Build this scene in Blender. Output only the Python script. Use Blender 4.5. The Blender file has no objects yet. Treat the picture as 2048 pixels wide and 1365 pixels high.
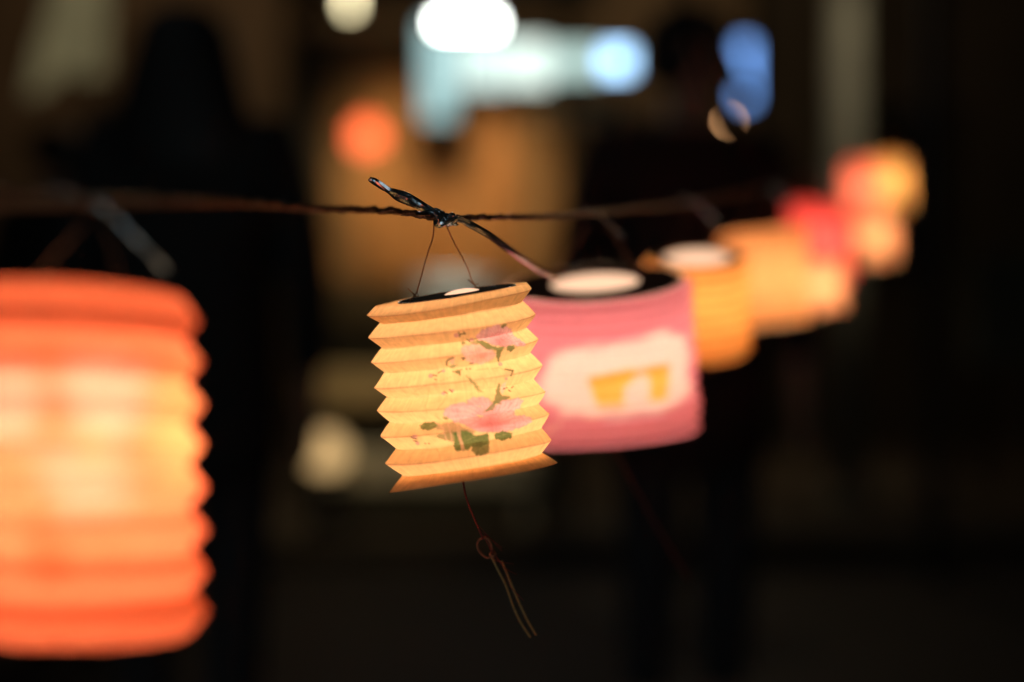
import bpy, bmesh, math, random
import numpy as np
from mathutils import Vector, Matrix, Quaternion

random.seed(7)
rng = np.random.default_rng(11)
sc = bpy.context.scene
col = sc.collection
R = math.radians
PI = math.pi

# ------------------------------------------------------------------ camera
CAMZ = 0.95
FPX = 50.0 / 36.0 * 2048.0          # focal length in photograph pixels
cd = bpy.data.cameras.new('camera')
cam = bpy.data.objects.new('camera', cd)
col.objects.link(cam)
cam.location = (0, 0, CAMZ)
cam.rotation_euler = (R(90), 0, 0)
cd.sensor_width = 36.0
cd.lens = 50.0
cd.clip_start = 0.02
cd.clip_end = 400
cd.dof.use_dof = True
cd.dof.focus_distance = 0.885
cd.dof.aperture_fstop = 1.4
cd.dof.aperture_blades = 0
sc.camera = cam

# ------------------------------------------------------------------ world: night sky
w = bpy.data.worlds.new("World")
sc.world = w
w.use_nodes = True
bgn = w.node_tree.nodes['Background']
bgn.inputs[0].default_value = (0.95, 0.78, 0.62, 1)
bgn.inputs[1].default_value = 0.003

# ------------------------------------------------------------------ exposure / render
sc.view_settings.view_transform = 'Standard'
sc.view_settings.look = 'None'
sc.view_settings.exposure = 0.0
sc.view_settings.gamma = 1.0
cy = sc.cycles
cy.max_bounces = 12
cy.diffuse_bounces = 10
cy.glossy_bounces = 4
cy.transmission_bounces = 10
cy.transparent_max_bounces = 8
cy.caustics_reflective = False
cy.caustics_refractive = False
cy.sample_clamp_indirect = 6.0
cy.use_denoising = True
try:
    cy.denoiser = 'OPENIMAGEDENOISE'
except Exception:
    pass


# ------------------------------------------------------------------ helpers
def P(px, py, d):
    """a point of the place from where it shows in the photograph and its distance"""
    return Vector(((px - 1024.0) / FPX * d, d, CAMZ + (682.5 - py) / FPX * d))


def lamp(name, kind, loc, energy, color, size=0.1, target=None, angle=None, blend=0.5):
    l = bpy.data.lights.new(name, kind)
    l.energy = energy
    l.color = color
    if kind == 'AREA':
        l.size = size
    else:
        l.shadow_soft_size = size
    if angle:
        l.spot_size = angle
        l.spot_blend = blend
    o = bpy.data.objects.new(name, l)
    col.objects.link(o)
    o.location = loc
    if target is not None:
        o.rotation_euler = (Vector(target) - Vector(loc)).to_track_quat('-Z', 'Y').to_euler()
    return o


# the stall's warm light, and unseen fill lamps added around it
lamp('overhead_cool_fill', 'SPOT', (-2.2, 1.2, 4.6), 16, (0.80, 0.95, 1.0), 0.12, (0.0, 1.2, 0.9), R(70), 0.6)  # unseen overhead spot added as cool ambient fill
lamp('stall_warm_light', 'SPOT', P(870, 120, 6.75), 55, (1.0, 0.58, 0.24), 0.10, P(880, 460, 7.6), R(105), 0.9)
lamp('pot_fill', 'SPOT', P(905, 150, 6.35), 95, (0.93, 1.0, 0.92), 0.06, P(905, 610, 6.95), R(28), 0.6)  # added spot, brightens the pot on the counter
lamp('bench_fill', 'SPOT', (-0.6, 5.2, 3.2), 110, (1.0, 0.80, 0.48), 0.1, P(760, 900, 6.4), R(34), 0.9)  # added overhead spot to lift the bench and shelf
lamp('tie_sheen_fill', 'AREA', (-0.8, -1.5, 0.25), 9.0, (0.82, 0.95, 1.0), 1.4, (-0.04, 0.9, 1.0))  # unseen fill behind the camera, added for highlights on tie and cord
lamp('banner_fill', 'SPOT', (-2.6, 3.8, 4.6), 125, (1.0, 0.92, 0.66), 0.1, P(130, 60, 6.6), R(26), 0.8)  # added out of view to brighten the hanging cloth
lamp('pole_fill', 'SPOT', (2.0, 5.4, 4.2), 120, (1.0, 0.86, 0.62), 0.12, (1.75, 7.2, 2.0), R(30), 0.9)  # added spot that lifts the concrete pole out of the dark
lamp('facade_fill', 'POINT', (-2.6, 9.0, 4.4), 25, (1.0, 0.66, 0.36), 0.15)  # added fill on the left facade, no fixture there
lamp('facade_fill', 'POINT', (0.4, 9.4, 4.4), 50, (1.0, 0.74, 0.42), 0.15)  # second added facade fill, so the figures stand out


def mat(name, color=(0.5, 0.5, 0.5), rough=0.6, metal=0.0, spec=0.5, noise=0.0, nscale=20.0, bump=0.0, emit=None, es=0.0):
    m = bpy.data.materials.new(name)
    m.use_nodes = True
    nt = m.node_tree
    b = nt.nodes['Principled BSDF']
    b.inputs['Base Color'].default_value = (*color, 1)
    b.inputs['Roughness'].default_value = rough
    b.inputs['Metallic'].default_value = metal
    b.inputs['Specular IOR Level'].default_value = spec
    if emit:
        b.inputs['Emission Color'].default_value = (*emit, 1)
        b.inputs['Emission Strength'].default_value = es
    if noise or bump:
        tc = nt.nodes.new('ShaderNodeTexCoord')
        n = nt.nodes.new('ShaderNodeTexNoise')
        n.inputs['Scale'].default_value = nscale
        n.inputs['Detail'].default_value = 5
        nt.links.new(tc.outputs['Object'], n.inputs['Vector'])
        if noise:
            r = nt.nodes.new('ShaderNodeValToRGB')
            r.color_ramp.elements[0].position = 0.3
            r.color_ramp.elements[1].position = 0.7
            r.color_ramp.elements[0].color = (*[c * (1 - noise) for c in color], 1)
            r.color_ramp.elements[1].color = (*[min(1, c * (1 + noise)) for c in color], 1)
            nt.links.new(n.outputs['Fac'], r.inputs['Fac'])
            nt.links.new(r.outputs['Color'], b.inputs['Base Color'])
        if bump:
            bp = nt.nodes.new('ShaderNodeBump')
            bp.inputs['Strength'].default_value = bump
            bp.inputs['Distance'].default_value = 0.002
            nt.links.new(n.outputs['Fac'], bp.inputs['Height'])
            nt.links.new(bp.outputs['Normal'], b.inputs['Normal'])
    return m


def emat(name, color, strength):
    m = bpy.data.materials.new(name)
    m.use_nodes = True
    nt = m.node_tree
    nt.nodes.clear()
    e = nt.nodes.new('ShaderNodeEmission')
    e.inputs[0].default_value = (*color, 1)
    e.inputs[1].default_value = strength
    o = nt.nodes.new('ShaderNodeOutputMaterial')
    nt.links.new(e.outputs[0], o.inputs[0])
    return m


def paper_mat(name, trans=0.55, line=0.19, inner_pale=0.95):
    """thin lit paper: print and dye in the mesh's colour layer, crepe lines across the pleats"""
    m = bpy.data.materials.new(name)
    m.use_nodes = True
    nt = m.node_tree
    nt.nodes.clear()
    N, L = nt.nodes.new, nt.links.new
    at = N('ShaderNodeAttribute')
    at.attribute_name = 'dye'
    uv = N('ShaderNodeUVMap')
    mp = N('ShaderNodeMapping')
    mp.inputs['Scale'].default_value = (310, 5, 1)
    L(uv.outputs[0], mp.inputs[0])
    n1 = N('ShaderNodeTexNoise')
    n1.inputs['Scale'].default_value = 1.0
    n1.inputs['Detail'].default_value = 3
    n1.inputs['Distortion'].default_value = 0.15
    L(mp.outputs[0], n1.inputs['Vector'])
    mp2 = N('ShaderNodeMapping')
    mp2.inputs['Scale'].default_value = (60, 40, 1)
    L(uv.outputs[0], mp2.inputs[0])
    n2 = N('ShaderNodeTexNoise')
    n2.inputs['Scale'].default_value = 1.0
    n2.inputs['Detail'].default_value = 6
    L(mp2.outputs[0], n2.inputs['Vector'])
    add = N('ShaderNodeMath')
    add.operation = 'ADD'
    L(n1.outputs['Fac'], add.inputs[0])
    L(n2.outputs['Fac'], add.inputs[1])
    mr = N('ShaderNodeMapRange')
    mr.inputs['From Min'].default_value = 0.7
    mr.inputs['From Max'].default_value = 1.3
    mr.inputs['To Min'].default_value = 1.0 - line
    mr.inputs['To Max'].default_value = 1.0 + line * 0.35
    L(add.outputs[0], mr.inputs['Value'])
    vm = N('ShaderNodeVectorMath')
    vm.operation = 'SCALE'
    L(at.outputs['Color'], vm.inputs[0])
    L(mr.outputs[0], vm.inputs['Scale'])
    bp = N('ShaderNodeBump')
    bp.inputs['Strength'].default_value = 0.25
    bp.inputs['Distance'].default_value = 0.0006
    L(n1.outputs['Fac'], bp.inputs['Height'])
    d = N('ShaderNodeBsdfDiffuse')
    t = N('ShaderNodeBsdfTranslucent')
    # the paper is dyed on its outer face; its inner face stays paler
    geo = N('ShaderNodeNewGeometry')
    fac = N('ShaderNodeMath')
    fac.operation = 'MULTIPLY'
    fac.inputs[1].default_value = inner_pale
    L(geo.outputs['Backfacing'], fac.inputs[0])
    pale = N('ShaderNodeMix')
    pale.data_type = 'RGBA'
    L(fac.outputs[0], pale.inputs[0])
    L(vm.outputs[0], pale.inputs[6])
    pale.inputs[7].default_value = (0.93, 0.84, 0.68, 1)
    L(pale.outputs[2], d.inputs['Color'])
    L(vm.outputs[0], t.inputs['Color'])
    for s in (d, t):
        L(bp.outputs['Normal'], s.inputs['Normal'])
    mx = N('ShaderNodeMixShader')
    mx.inputs[0].default_value = trans
    L(d.outputs[0], mx.inputs[1])
    L(t.outputs[0], mx.inputs[2])
    o = N('ShaderNodeOutputMaterial')
    L(mx.outputs[0], o.inputs[0])
    return m


def link_mesh(name, verts, faces, m, parent=None, smooth=False, origin=None):
    me = bpy.data.meshes.new(name)
    if origin is not None:
        verts = [Vector(v) - Vector(origin) for v in verts]
    me.from_pydata([tuple(v) for v in verts], [], faces)
    me.update()
    if smooth:
        me.polygons.foreach_set('use_smooth', [True] * len(me.polygons))
    if m:
        me.materials.append(m)
    o = bpy.data.objects.new(name, me)
    col.objects.link(o)
    if parent:
        o.parent = parent
    elif origin is not None:
        o.location = origin
    return o


def bm_obj(name, bm, m, parent=None, smooth=False, loc=(0, 0, 0)):
    me = bpy.data.meshes.new(name)
    bm.normal_update()
    bm.to_mesh(me)
    bm.free()
    if smooth:
        me.polygons.foreach_set('use_smooth', [True] * len(me.polygons))
    if m:
        me.materials.append(m)
    o = bpy.data.objects.new(name, me)
    col.objects.link(o)
    o.location = loc
    if parent:
        o.parent = parent
    return o


def tag(o, label=None, cat=None, group=None, kind=None):
    if label:
        o['label'] = label
    if cat:
        o['category'] = cat
    if group:
        o['group'] = group
    if kind:
        o['kind'] = kind
    return o


def empty(name, loc):
    o = bpy.data.objects.new(name, None)
    col.objects.link(o)
    o.location = loc
    o.empty_display_size = 0.02
    return o


def spline(pts, n):
    """Catmull-Rom through rows of numbers"""
    p = np.array([list(q) for q in pts], float)
    p = np.vstack([2 * p[0] - p[1], p, 2 * p[-1] - p[-2]])
    out = []
    segs = len(p) - 3
    for i in range(n):
        t = i / (n - 1) * segs
        k = min(int(t), segs - 1)
        f = t - k
        a, b, c, d = p[k], p[k + 1], p[k + 2], p[k + 3]
        out.append(0.5 * ((2 * b) + (-a + c) * f + (2 * a - 5 * b + 4 * c - d) * f * f + (-a + 3 * b - 3 * c + d) * f ** 3))
    return np.array(out)


def tube_data(pts, rad, sides=8, wob=0.0, close=False, cap=True):
    """vertices and faces of a tube along points; rad a number or a list"""
    pts = [Vector(p) for p in pts]
    n = len(pts)
    V, Fc = [], []
    up = Vector((0.13, 0.31, 0.94)).normalized()
    for i, p in enumerate(pts):
        a = pts[max(0, i - 1)]
        b = pts[min(n - 1, i + 1)]
        if close:
            a, b = pts[(i - 1) % n], pts[(i + 1) % n]
        t = (b - a)
        t = t.normalized() if t.length > 1e-9 else Vector((1, 0, 0))
        x = t.cross(up)
        if x.length < 1e-3:
            x = t.cross(Vector((1, 0, 0)))
        x.normalize()
        y = t.cross(x).normalized()
        up = y if False else up
        r = rad[i] if hasattr(rad, '__len__') else rad
        for k in range(sides):
            an = 2 * PI * k / sides
            rr = r * (1 + (random.uniform(-wob, wob) if wob else 0))
            V.append(p + x * math.cos(an) * rr + y * math.sin(an) * rr)
    m = n if close else n - 1
    for i in range(m):
        j = (i + 1) % n
        for k in range(sides):
            l = (k + 1) % sides
            Fc.append((i * sides + k, i * sides + l, j * sides + l, j * sides + k))
    if cap and not close:
        Fc.append(tuple(range(sides))[::-1])
        Fc.append(tuple((n - 1) * sides + k for k in range(sides)))
    return V, Fc


class MB:
    """collects pieces that belong to one mesh"""
    def __init__(s):
        s.v, s.f = [], []

    def add(s, V, Fc):
        o = len(s.v)
        s.v += [Vector(v) for v in V]
        s.f += [tuple(i + o for i in f) for f in Fc]
        return s

    def box(s, lo, hi, bev=0.0):
        lo, hi = Vector(lo), Vector(hi)
        bm = bmesh.new()
        bmesh.ops.create_cube(bm, size=1)
        c, d = (lo + hi) / 2, hi - lo
        for v in bm.verts:
            v.co = Vector((v.co.x * d.x, v.co.y * d.y, v.co.z * d.z)) + c
        if bev:
            bmesh.ops.bevel(bm, geom=list(bm.edges), offset=bev, segments=2, affect='EDGES', profile=0.5)
        bm.verts.index_update()
        s.add([v.co.copy() for v in bm.verts], [tuple(v.index for v in f.verts) for f in bm.faces])
        bm.free()
        return s

    def tube(s, pts, rad, sides=8, **k):
        return s.add(*tube_data(pts, rad, sides, **k))

    def lathe(s, prof, c, sides=32):
        """profile of (radius, height) turned about the vertical through c"""
        c = Vector(c)
        V, Fc = [], []
        for r, z in prof:
            for k in range(sides):
                a = 2 * PI * k / sides
                V.append(c + Vector((r * math.cos(a), r * math.sin(a), z)))
        for i in range(len(prof) - 1):
            for k in range(sides):
                l = (k + 1) % sides
                Fc.append((i * sides + k, i * sides + l, (i + 1) * sides + l, (i + 1) * sides + k))
        return s.add(V, Fc)

    def build(s, name, m, parent=None, smooth=False, origin=None):
        return link_mesh(name, s.v, s.f, m, parent, smooth, origin)


M = {
    'paper': paper_mat('lantern_paper'),
    'paper_soft': paper_mat('lantern_paper_soft', line=0.08),
    'card_black': mat('black_card', (0.008, 0.008, 0.009), 0.9, spec=0.1, noise=0.3, nscale=300),
    'card_kraft': mat('kraft_card', (0.72, 0.50, 0.28), 0.8, noise=0.2, nscale=200),
    'card_amber': mat('amber_card', (0.30, 0.09, 0.03), 0.9, spec=0.1, noise=0.2, nscale=200),
    'card_maroon': mat('maroon_card', (0.06, 0.008, 0.009), 0.9, spec=0.1, noise=0.2, nscale=200),
    'foil': mat('foil_edge', (0.75, 0.78, 0.80), 0.25, metal=0.9, bump=0.4, nscale=500),
    'bulb': emat('bulb_glow', (1.0, 0.80, 0.58), 9.4),
    'cap_glow': emat('frosted_cap', (1.0, 0.60, 0.38), 1.28),
    'wire': mat('copper_wire', (0.42, 0.20, 0.11), 0.35, metal=0.6),
    'thread_red': mat('red_thread', (0.30, 0.05, 0.03), 0.8),
    'thread_rust': mat('rust_thread', (0.34, 0.13, 0.06), 0.8, noise=0.2, nscale=400),
    'thread_gold': mat('straw_thread', (0.42, 0.26, 0.09), 0.75, noise=0.2, nscale=400),
    'film': mat('black_film', (0.42, 0.54, 0.60), 0.24, metal=0.95, bump=0.05, nscale=260),
    'cord': mat('black_cord', (0.15, 0.085, 0.052), 0.3, metal=0.6, noise=0.6, nscale=420, bump=1.0),
}


# ------------------------------------------------------------------ print on the paper
def inpoly(px, py, poly):
    q = np.asarray(poly, float)
    x0, y0 = q[:, 0], q[:, 1]
    x1, y1 = np.roll(x0, -1), np.roll(y0, -1)
    ins = np.zeros(px.shape, bool)
    for a, b, c, d in zip(x0, y0, x1, y1):
        if b == d:
            continue
        cr = (b > py) != (d > py)
        ins ^= cr & (px < (c - a) * (py - b) / (d - b) + a)
    return ins


def seg_dist(px, py, pts):
    best = np.full(px.shape, 1e9)
    for (a, b), (c, d) in zip(pts[:-1], pts[1:]):
        dx, dy = c - a, d - b
        t = np.clip(((px - a) * dx + (py - b) * dy) / (dx * dx + dy * dy + 1e-9), 0, 1)
        best = np.minimum(best, np.hypot(px - a - t * dx, py - b - t * dy))
    return best


def wiggle(x, y, s, seed):
    return (np.sin(x / s + seed) * np.cos(y / s * 1.3 + seed * 2) + 0.5 * np.sin((x + y) / s * 2.1 + seed * 3))


def mixc(C, mask, colr, a=1.0):
    m = (mask * a)[..., None]
    C[:] = C * (1 - m) + np.array(colr) * m


def art_peony(C, X, Y):
    """peonies, leaves and small characterful buds; X, Y in the drawing's own units"""
    jx = X + 4 * wiggle(X, Y, 14, 1.0) + 3.5 * wiggle(X, Y, 4.6, 7.0)
    jy = Y + 4 * wiggle(X, Y, 15, 2.0) + 3.5 * wiggle(X, Y, 5.1, 8.0)
    fx = X + 9 * wiggle(X, Y, 17, 4.0)
    fy = Y + 9 * wiggle(X, Y, 15, 5.0)
    pink, deep, pale = (0.82, 0.40, 0.40), (0.78, 0.24, 0.25), (0.88, 0.46, 0.46)
    green, olive, dark = (0.10, 0.16, 0.045), (0.17, 0.18, 0.06), (0.06, 0.04, 0.025)
    brown = (0.24, 0.15, 0.09)
    def petal(cx, cy_, rx, ry, rot, hx, hy, c_in, c_out, a=.9):
        """one petal: deep towards the flower's heart, pale and veined towards its rim"""
        ca, sa = math.cos(rot), math.sin(rot)
        qx, qy = fx - cx, fy - cy_
        u, v = (qx * ca + qy * sa) / rx, (-qx * sa + qy * ca) / ry
        ang = np.arctan2(v, u)
        r = np.hypot(u, v) * (1 + .07 * np.sin(ang * 7 + cx) + .04 * np.sin(ang * 13 + cy_))
        m = np.clip((1.06 - r) / .12, 0, 1)
        g = np.clip(np.hypot(fx - hx, fy - hy) / (1.5 * max(rx, ry)), 0, 1)[..., None]
        colr = np.array(c_in) * (1 - g) + np.array(c_out) * g
        vein = .5 + .5 * np.sin(np.arctan2(fy - hy, fx - hx) * 34 + np.hypot(fx - hx, fy - hy) / 40)
        colr = colr * (1 - .16 * vein[..., None] * np.array([.3, 1, 1]))
        rim = np.exp(-((r - .93) / .06) ** 2)[..., None]
        colr = colr * (1 - .22 * rim * np.array([.2, 1, 1]))
        mm = (m * a)[..., None]
        C[:] = C * (1 - mm) + colr * mm
    fx = X + 4 * wiggle(X, Y, 17, 4.0)
    fy = Y + 4 * wiggle(X, Y, 15, 5.0)
    for q in ((740, 140, 95, 52, -.5), (830, 120, 80, 58, -.9), (930, 120, 80, 55, .5), (1010, 200, 95, 42, .45), (1075, 232, 60, 26, .2), (900, 215, 105, 48, .15), (800, 200, 85, 42, .4), (700, 172, 60, 26, .3), (870, 160, 90, 40, -.1)):
        petal(*q, 880, 225, deep, pale, .95)
    for q in ((560, 300, 62, 55, .3), (640, 280, 85, 48, .1), (740, 310, 85, 50, .3), (600, 370, 75, 50, .5), (690, 385, 90, 48, -.1), (775, 350, 60, 50, -.4), (680, 330, 60, 36, 0)):
        petal(*q, 690, 340, (0.92, 0.40, 0.30), (0.92, 0.52, 0.44), .85)
    # stems and leaves under the upper flower
    mixc(C, inpoly(jx, jy, [(625, 180), (660, 225), (740, 285), (840, 300), (845, 390), (865, 420), (880, 340), (925, 260), (850, 265), (790, 245), (720, 205), (660, 200)]), olive, 0.9)
    mixc(C, inpoly(jx, jy, [(560, 195), (610, 185), (690, 235), (640, 245), (590, 230)]), olive, 0.6)
    mixc(C, inpoly(jx, jy, [(945, 255), (1000, 245), (1030, 275), (990, 310), (945, 300)]), olive, 0.9)
    mixc(C, inpoly(jx, jy, [(885, 75), (920, 35), (945, 45), (915, 80)]), olive, 0.8)
    mixc(C, inpoly(jx, jy, [(490, 235), (520, 210), (550, 240)]), olive, 0.8)
    # middle sprigs
    mixc(C, (seg_dist(X, Y, [(360, 445), (355, 415), (375, 390), (425, 370)]) < 9).astype(float), (0.16, 0.12, 0.05), 0.85)
    mixc(C, inpoly(jx, jy, [(370, 455), (400, 440), (470, 435), (440, 465), (400, 475)]), (0.26, 0.26, 0.11), 0.8)
    mixc(C, inpoly(fx, fy, [(385, 430), (395, 390), (440, 370), (430, 430)]), pink, 0.45)
    mixc(C, inpoly(jx, jy, [(410, 510), (455, 490), (515, 480), (490, 510), (500, 550), (460, 525)]), (0.17, 0.16, 0.06), 0.9)
    mixc(C, inpoly(jx, jy, [(530, 535), (580, 560), (640, 610), (680, 680), (715, 710), (660, 705), (620, 640), (580, 590)]), (0.30, 0.28, 0.11), 0.85)
    mixc(C, (seg_dist(X, Y, [(925, 485), (1005, 500), (985, 550)]) < 8).astype(float), (0.15, 0.13, 0.05), 0.9)
    mixc(C, inpoly(fx, fy, [(930, 510), (985, 505), (970, 560), (915, 590)]), (0.50, 0.42, 0.22), 0.6)
    mixc(C, inpoly(jx, jy, [(845, 660), (870, 620), (885, 650), (870, 700), (900, 740), (985, 755), (900, 820), (840, 825), (810, 880), (700, 915), (770, 850), (820, 790)]), (0.22, 0.20, 0.08), 0.9)
    mixc(C, inpoly(fx, fy, [(890, 640), (940, 600), (930, 670), (905, 730), (880, 700)]), pale, 0.55)
    # fine outline strokes in faded red
    for ln in ([(60, 690), (140, 650), (250, 610), (400, 560)], [(190, 650), (170, 760), (150, 860), (170, 915)],
               [(60, 680), (30, 720), (80, 740)], [(360, 720), (330, 800), (260, 880)], [(230, 930), (290, 970), (330, 1000)],
               [(250, 1260), (290, 1310), (285, 1360)], [(640, 490), (760, 480), (880, 470), (920, 500)], [(700, 560), (740, 600), (760, 660)]):
        mixc(C, (seg_dist(X + 4 * wiggle(X, Y, 20, 3), Y, ln) < 3.2).astype(float), (0.72, 0.28, 0.12), 0.55)
    # lower flower
    for q in ((410, 890, 85, 60, -.5), (490, 850, 90, 45, -.2), (640, 800, 85, 48, -.1), (730, 800, 70, 45, .3), (990, 845, 120, 62, -.45), (900, 850, 100, 55, -.5), (580, 880, 120, 62, .1), (470, 950, 110, 55, .3),
              (1090, 990, 105, 48, .1), (1010, 1020, 130, 58, -.1), (760, 880, 120, 60, -.1), (620, 990, 130, 62, .3), (900, 960, 130, 62, -.25), (760, 1030, 150, 62, .1), (900, 1050, 140, 50, -.05), (690, 1050, 110, 40, .2), (780, 965, 90, 44, 0)):
        petal(*q, 780, 1000, deep, pale, .95)
    mixc(C, np.exp(-(((fx - 800) / 210) ** 2 + ((fy - 1005) / 55) ** 2)), (0.80, 0.20, 0.20), 0.35)
    # the sprig crosses the petals
    mixc(C, inpoly(jx, jy, [(900, 820), (840, 825), (810, 880), (700, 915), (770, 850), (820, 790)]), (0.22, 0.20, 0.08), 0.85)
    # lower leaves
    mixc(C, inpoly(jx, jy, [(80, 1040), (150, 1005), (230, 995), (280, 1030), (360, 1000), (420, 1000), (500, 1030), (560, 1060), (640, 1080), (610, 1110), (520, 1130),
                            (420, 1110), (330, 1080), (240, 1060), (150, 1080)]), brown, 0.55)
    mixc(C, inpoly(jx, jy, [(80, 1040), (150, 1005), (230, 1000), (270, 1035), (200, 1075), (120, 1080)]), (0.15, 0.18, 0.05), 0.85)
    mixc(C, inpoly(jx, jy, [(240, 1135), (330, 1100), (400, 1080), (460, 1100), (440, 1190), (350, 1180)]), (0.24, 0.20, 0.08), 0.8)
    mixc(C, inpoly(jx, jy, [(320, 950), (350, 945), (380, 975), (340, 980)]), olive, 0.8)
    mixc(C, inpoly(jx, jy, [(430, 1090), (560, 1070), (640, 1130), (760, 1105), (775, 1200), (700, 1240), (600, 1235), (560, 1270), (450, 1280), (420, 1230), (440, 1170)]), green, 0.9)
    mixc(C, inpoly(jx, jy, [(610, 1200), (700, 1190), (775, 1210), (770, 1290), (700, 1320), (640, 1315), (600, 1270)]), (0.15, 0.15, 0.05), 0.9)
    mixc(C, inpoly(jx, jy, [(820, 1120), (900, 1085), (1000, 1110), (990, 1160), (920, 1185), (830, 1170)]), green, 0.9)
    for ln in ([(250, 1005), (330, 1060), (355, 1170)], [(370, 1010), (400, 1100), (410, 1190)], [(465, 1010), (470, 1120), (510, 1270)], [(485, 1020), (490, 1130), (525, 1260)]):
        mixc(C, (seg_dist(X, Y, ln) < 8).astype(float), (0.70, 0.38, 0.22), 0.8)
    for cx, cy_ in ((680, 1215), (560, 1160), (905, 1135), (180, 1040), (500, 1240), (700, 1130)):
        an = np.arctan2(Y - cy_, X - cx)
        g = np.exp(-(np.hypot(X - cx, Y - cy_) / 75) ** 2)
        C *= (1 - (0.30 * g * (np.cos(an * 7) > .72) * (C[..., 0] < .35))[..., None])
    for ln in ([(440, 1250), (520, 1190), (640, 1140)], [(620, 1300), (690, 1250), (760, 1215)], [(830, 1150), (910, 1128), (990, 1120)], [(95, 1042), (180, 1035), (270, 1030)]):
        mixc(C, (seg_dist(X, Y, ln) < 2.6).astype(float), (0.34, 0.34, 0.14), 0.7)
    # buds with small dark marks
    for cx, cy_, r in ((455, 152, 26), (600, 195, 22), (200, 548, 24), (325, 500, 18), (325, 720, 22), (415, 690, 16), (40, 1145, 26), (65, 1215, 22), (880, 435, 22), (940, 580, 16), (1080, 240, 22)):
        mixc(C, (np.hypot((X - cx), (Y - cy_) * 1.2) < r).astype(float), (0.66, 0.27, 0.26), 0.8)
    for ln in ([(475, 125), (490, 145), (485, 165)], [(490, 140), (540, 132)], [(525, 120), (540, 140)], [(555, 190), (575, 210)], [(225, 540), (260, 546)], [(275, 520), (305, 500)],
               [(240, 580), (262, 584)], [(335, 700), (365, 722)], [(385, 680), (410, 705)], [(5, 1150), (20, 1160), (60, 1168)], [(25, 1188), (65, 1194)], [(140, 1212), (150, 1216)], [(175, 1212), (186, 1216)],
               [(505, 375), (535, 372), (520, 392)], [(580, 432), (608, 424)], [(545, 478), (556, 482)], [(580, 475), (592, 480)], [(910, 680), (945, 668)], [(960, 690), (980, 705)], [(990, 670), (1005, 660)]):
        mixc(C, (seg_dist(X, Y, ln) < 6).astype(float), dark, 0.85)


def softpoly(X, Y, poly, r):
    """polygon whose ink fades out over about r"""
    acc = np.zeros(X.shape)
    for k in range(14):
        a, q = k * 2.4, r * math.sqrt((k + .5) / 14)
        acc += inpoly(X + q * math.cos(a), Y + q * math.sin(a), poly)
    return acc / 14


def art_goblet(C, X, Y):
    """pale rounded cloud with an orange gate-like motif"""
    JX, JY = X + 4 * wiggle(X, Y, 20, 1), Y + 4 * wiggle(X, Y, 20, 2)
    mixc(C, softpoly(JX, JY, [(1082, 762), (1100, 722), (1140, 698), (1220, 690), (1290, 676), (1340, 662), (1380, 670), (1392, 716),
                 (1390, 790), (1362, 816), (1280, 828), (1190, 836), (1125, 828), (1088, 800)], 13), (0.93, 0.68, 0.62), 0.97)
    mixc(C, softpoly(X, Y, [(1180, 757), (1268, 738), (1270, 760), (1250, 776), (1248, 810), (1196, 812), (1186, 790)], 7), (0.97, 0.50, 0.08), 0.95)
    mixc(C, softpoly(X, Y, [(1296, 737), (1342, 733), (1345, 760), (1338, 802), (1302, 804), (1304, 770)], 7), (0.97, 0.50, 0.08), 0.95)
    mixc(C, softpoly(X, Y, [(1176, 757), (1250, 742), (1345, 728), (1346, 745), (1270, 757), (1178, 772)], 6), (0.93, 0.34, 0.05), 0.75)
    mixc(C, softpoly(X, Y, [(1196, 812), (1250, 810), (1248, 822), (1198, 824)], 5), (0.95, 0.46, 0.25), 0.6)
    mixc(C, softpoly(X, Y, [(1210, 838), (1330, 826), (1332, 834), (1212, 848)], 5), (0.62, 0.40, 0.48), 0.5)
    for k in range(26):
        cx, cy_ = 1010 + 400 * ((k * .618) % 1), 640 + 260 * ((k * .381 + .1) % 1)
        if not (1070 < cx < 1400 and 660 < cy_ < 840):
            mixc(C, (np.hypot(X - cx, Y - cy_) < 7).astype(float), (0.95, 0.50, 0.46), 0.5)


def art_bigflowers(C, X, Y):
    f = lambda poly, s: softpoly(X + 8 * wiggle(X, Y, 30, s), Y + 8 * wiggle(X, Y, 30, s + 1), poly, 34)
    mixc(C, f([(120, 740), (170, 700), (230, 725), (275, 750), (270, 830), (240, 870), (160, 880), (125, 820)], 1), (0.97, 0.45, 0.36), 0.7)
    mixc(C, f([(-60, 740), (60, 720), (85, 800), (60, 870), (-60, 880)], 2), (0.97, 0.40, 0.32), 0.65)
    mixc(C, f([(60, 900), (210, 890), (240, 960), (225, 1040), (120, 1030)], 3), (0.97, 0.34, 0.26), 0.6)
    mixc(C, f([(280, 720), (420, 730), (425, 930), (340, 1000), (270, 900)], 4), (0.97, 0.37, 0.15), 0.75)
    mixc(C, f([(50, 1060), (110, 1050), (145, 1150), (95, 1170), (50, 1160)], 5), (0.16, 0.09, 0.03), 0.75)
    mixc(C, f([(155, 880), (185, 850), (195, 910), (165, 930)], 6), (0.40, 0.28, 0.08), 0.7)
    mixc(C, f([(180, 1075), (208, 1065), (214, 1135), (188, 1155)], 8), (0.30, 0.13, 0.05), 0.7)


# ------------------------------------------------------------------ lanterns
def ring_pts(c, U, theta, angs):
    """circle about c with radius vector U, leaning so that its near side dips by theta"""
    r = U.length
    u = U.normalized()
    up = u.cross(Vector((0, -1, 0)))
    if up.z < 0:
        up = -up
    Vv = (Vector((0, 1, 0)) * math.cos(theta) + up * math.sin(theta)) * r
    return [c + U * math.cos(a) + Vv * math.sin(a) for a in angs]


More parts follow.
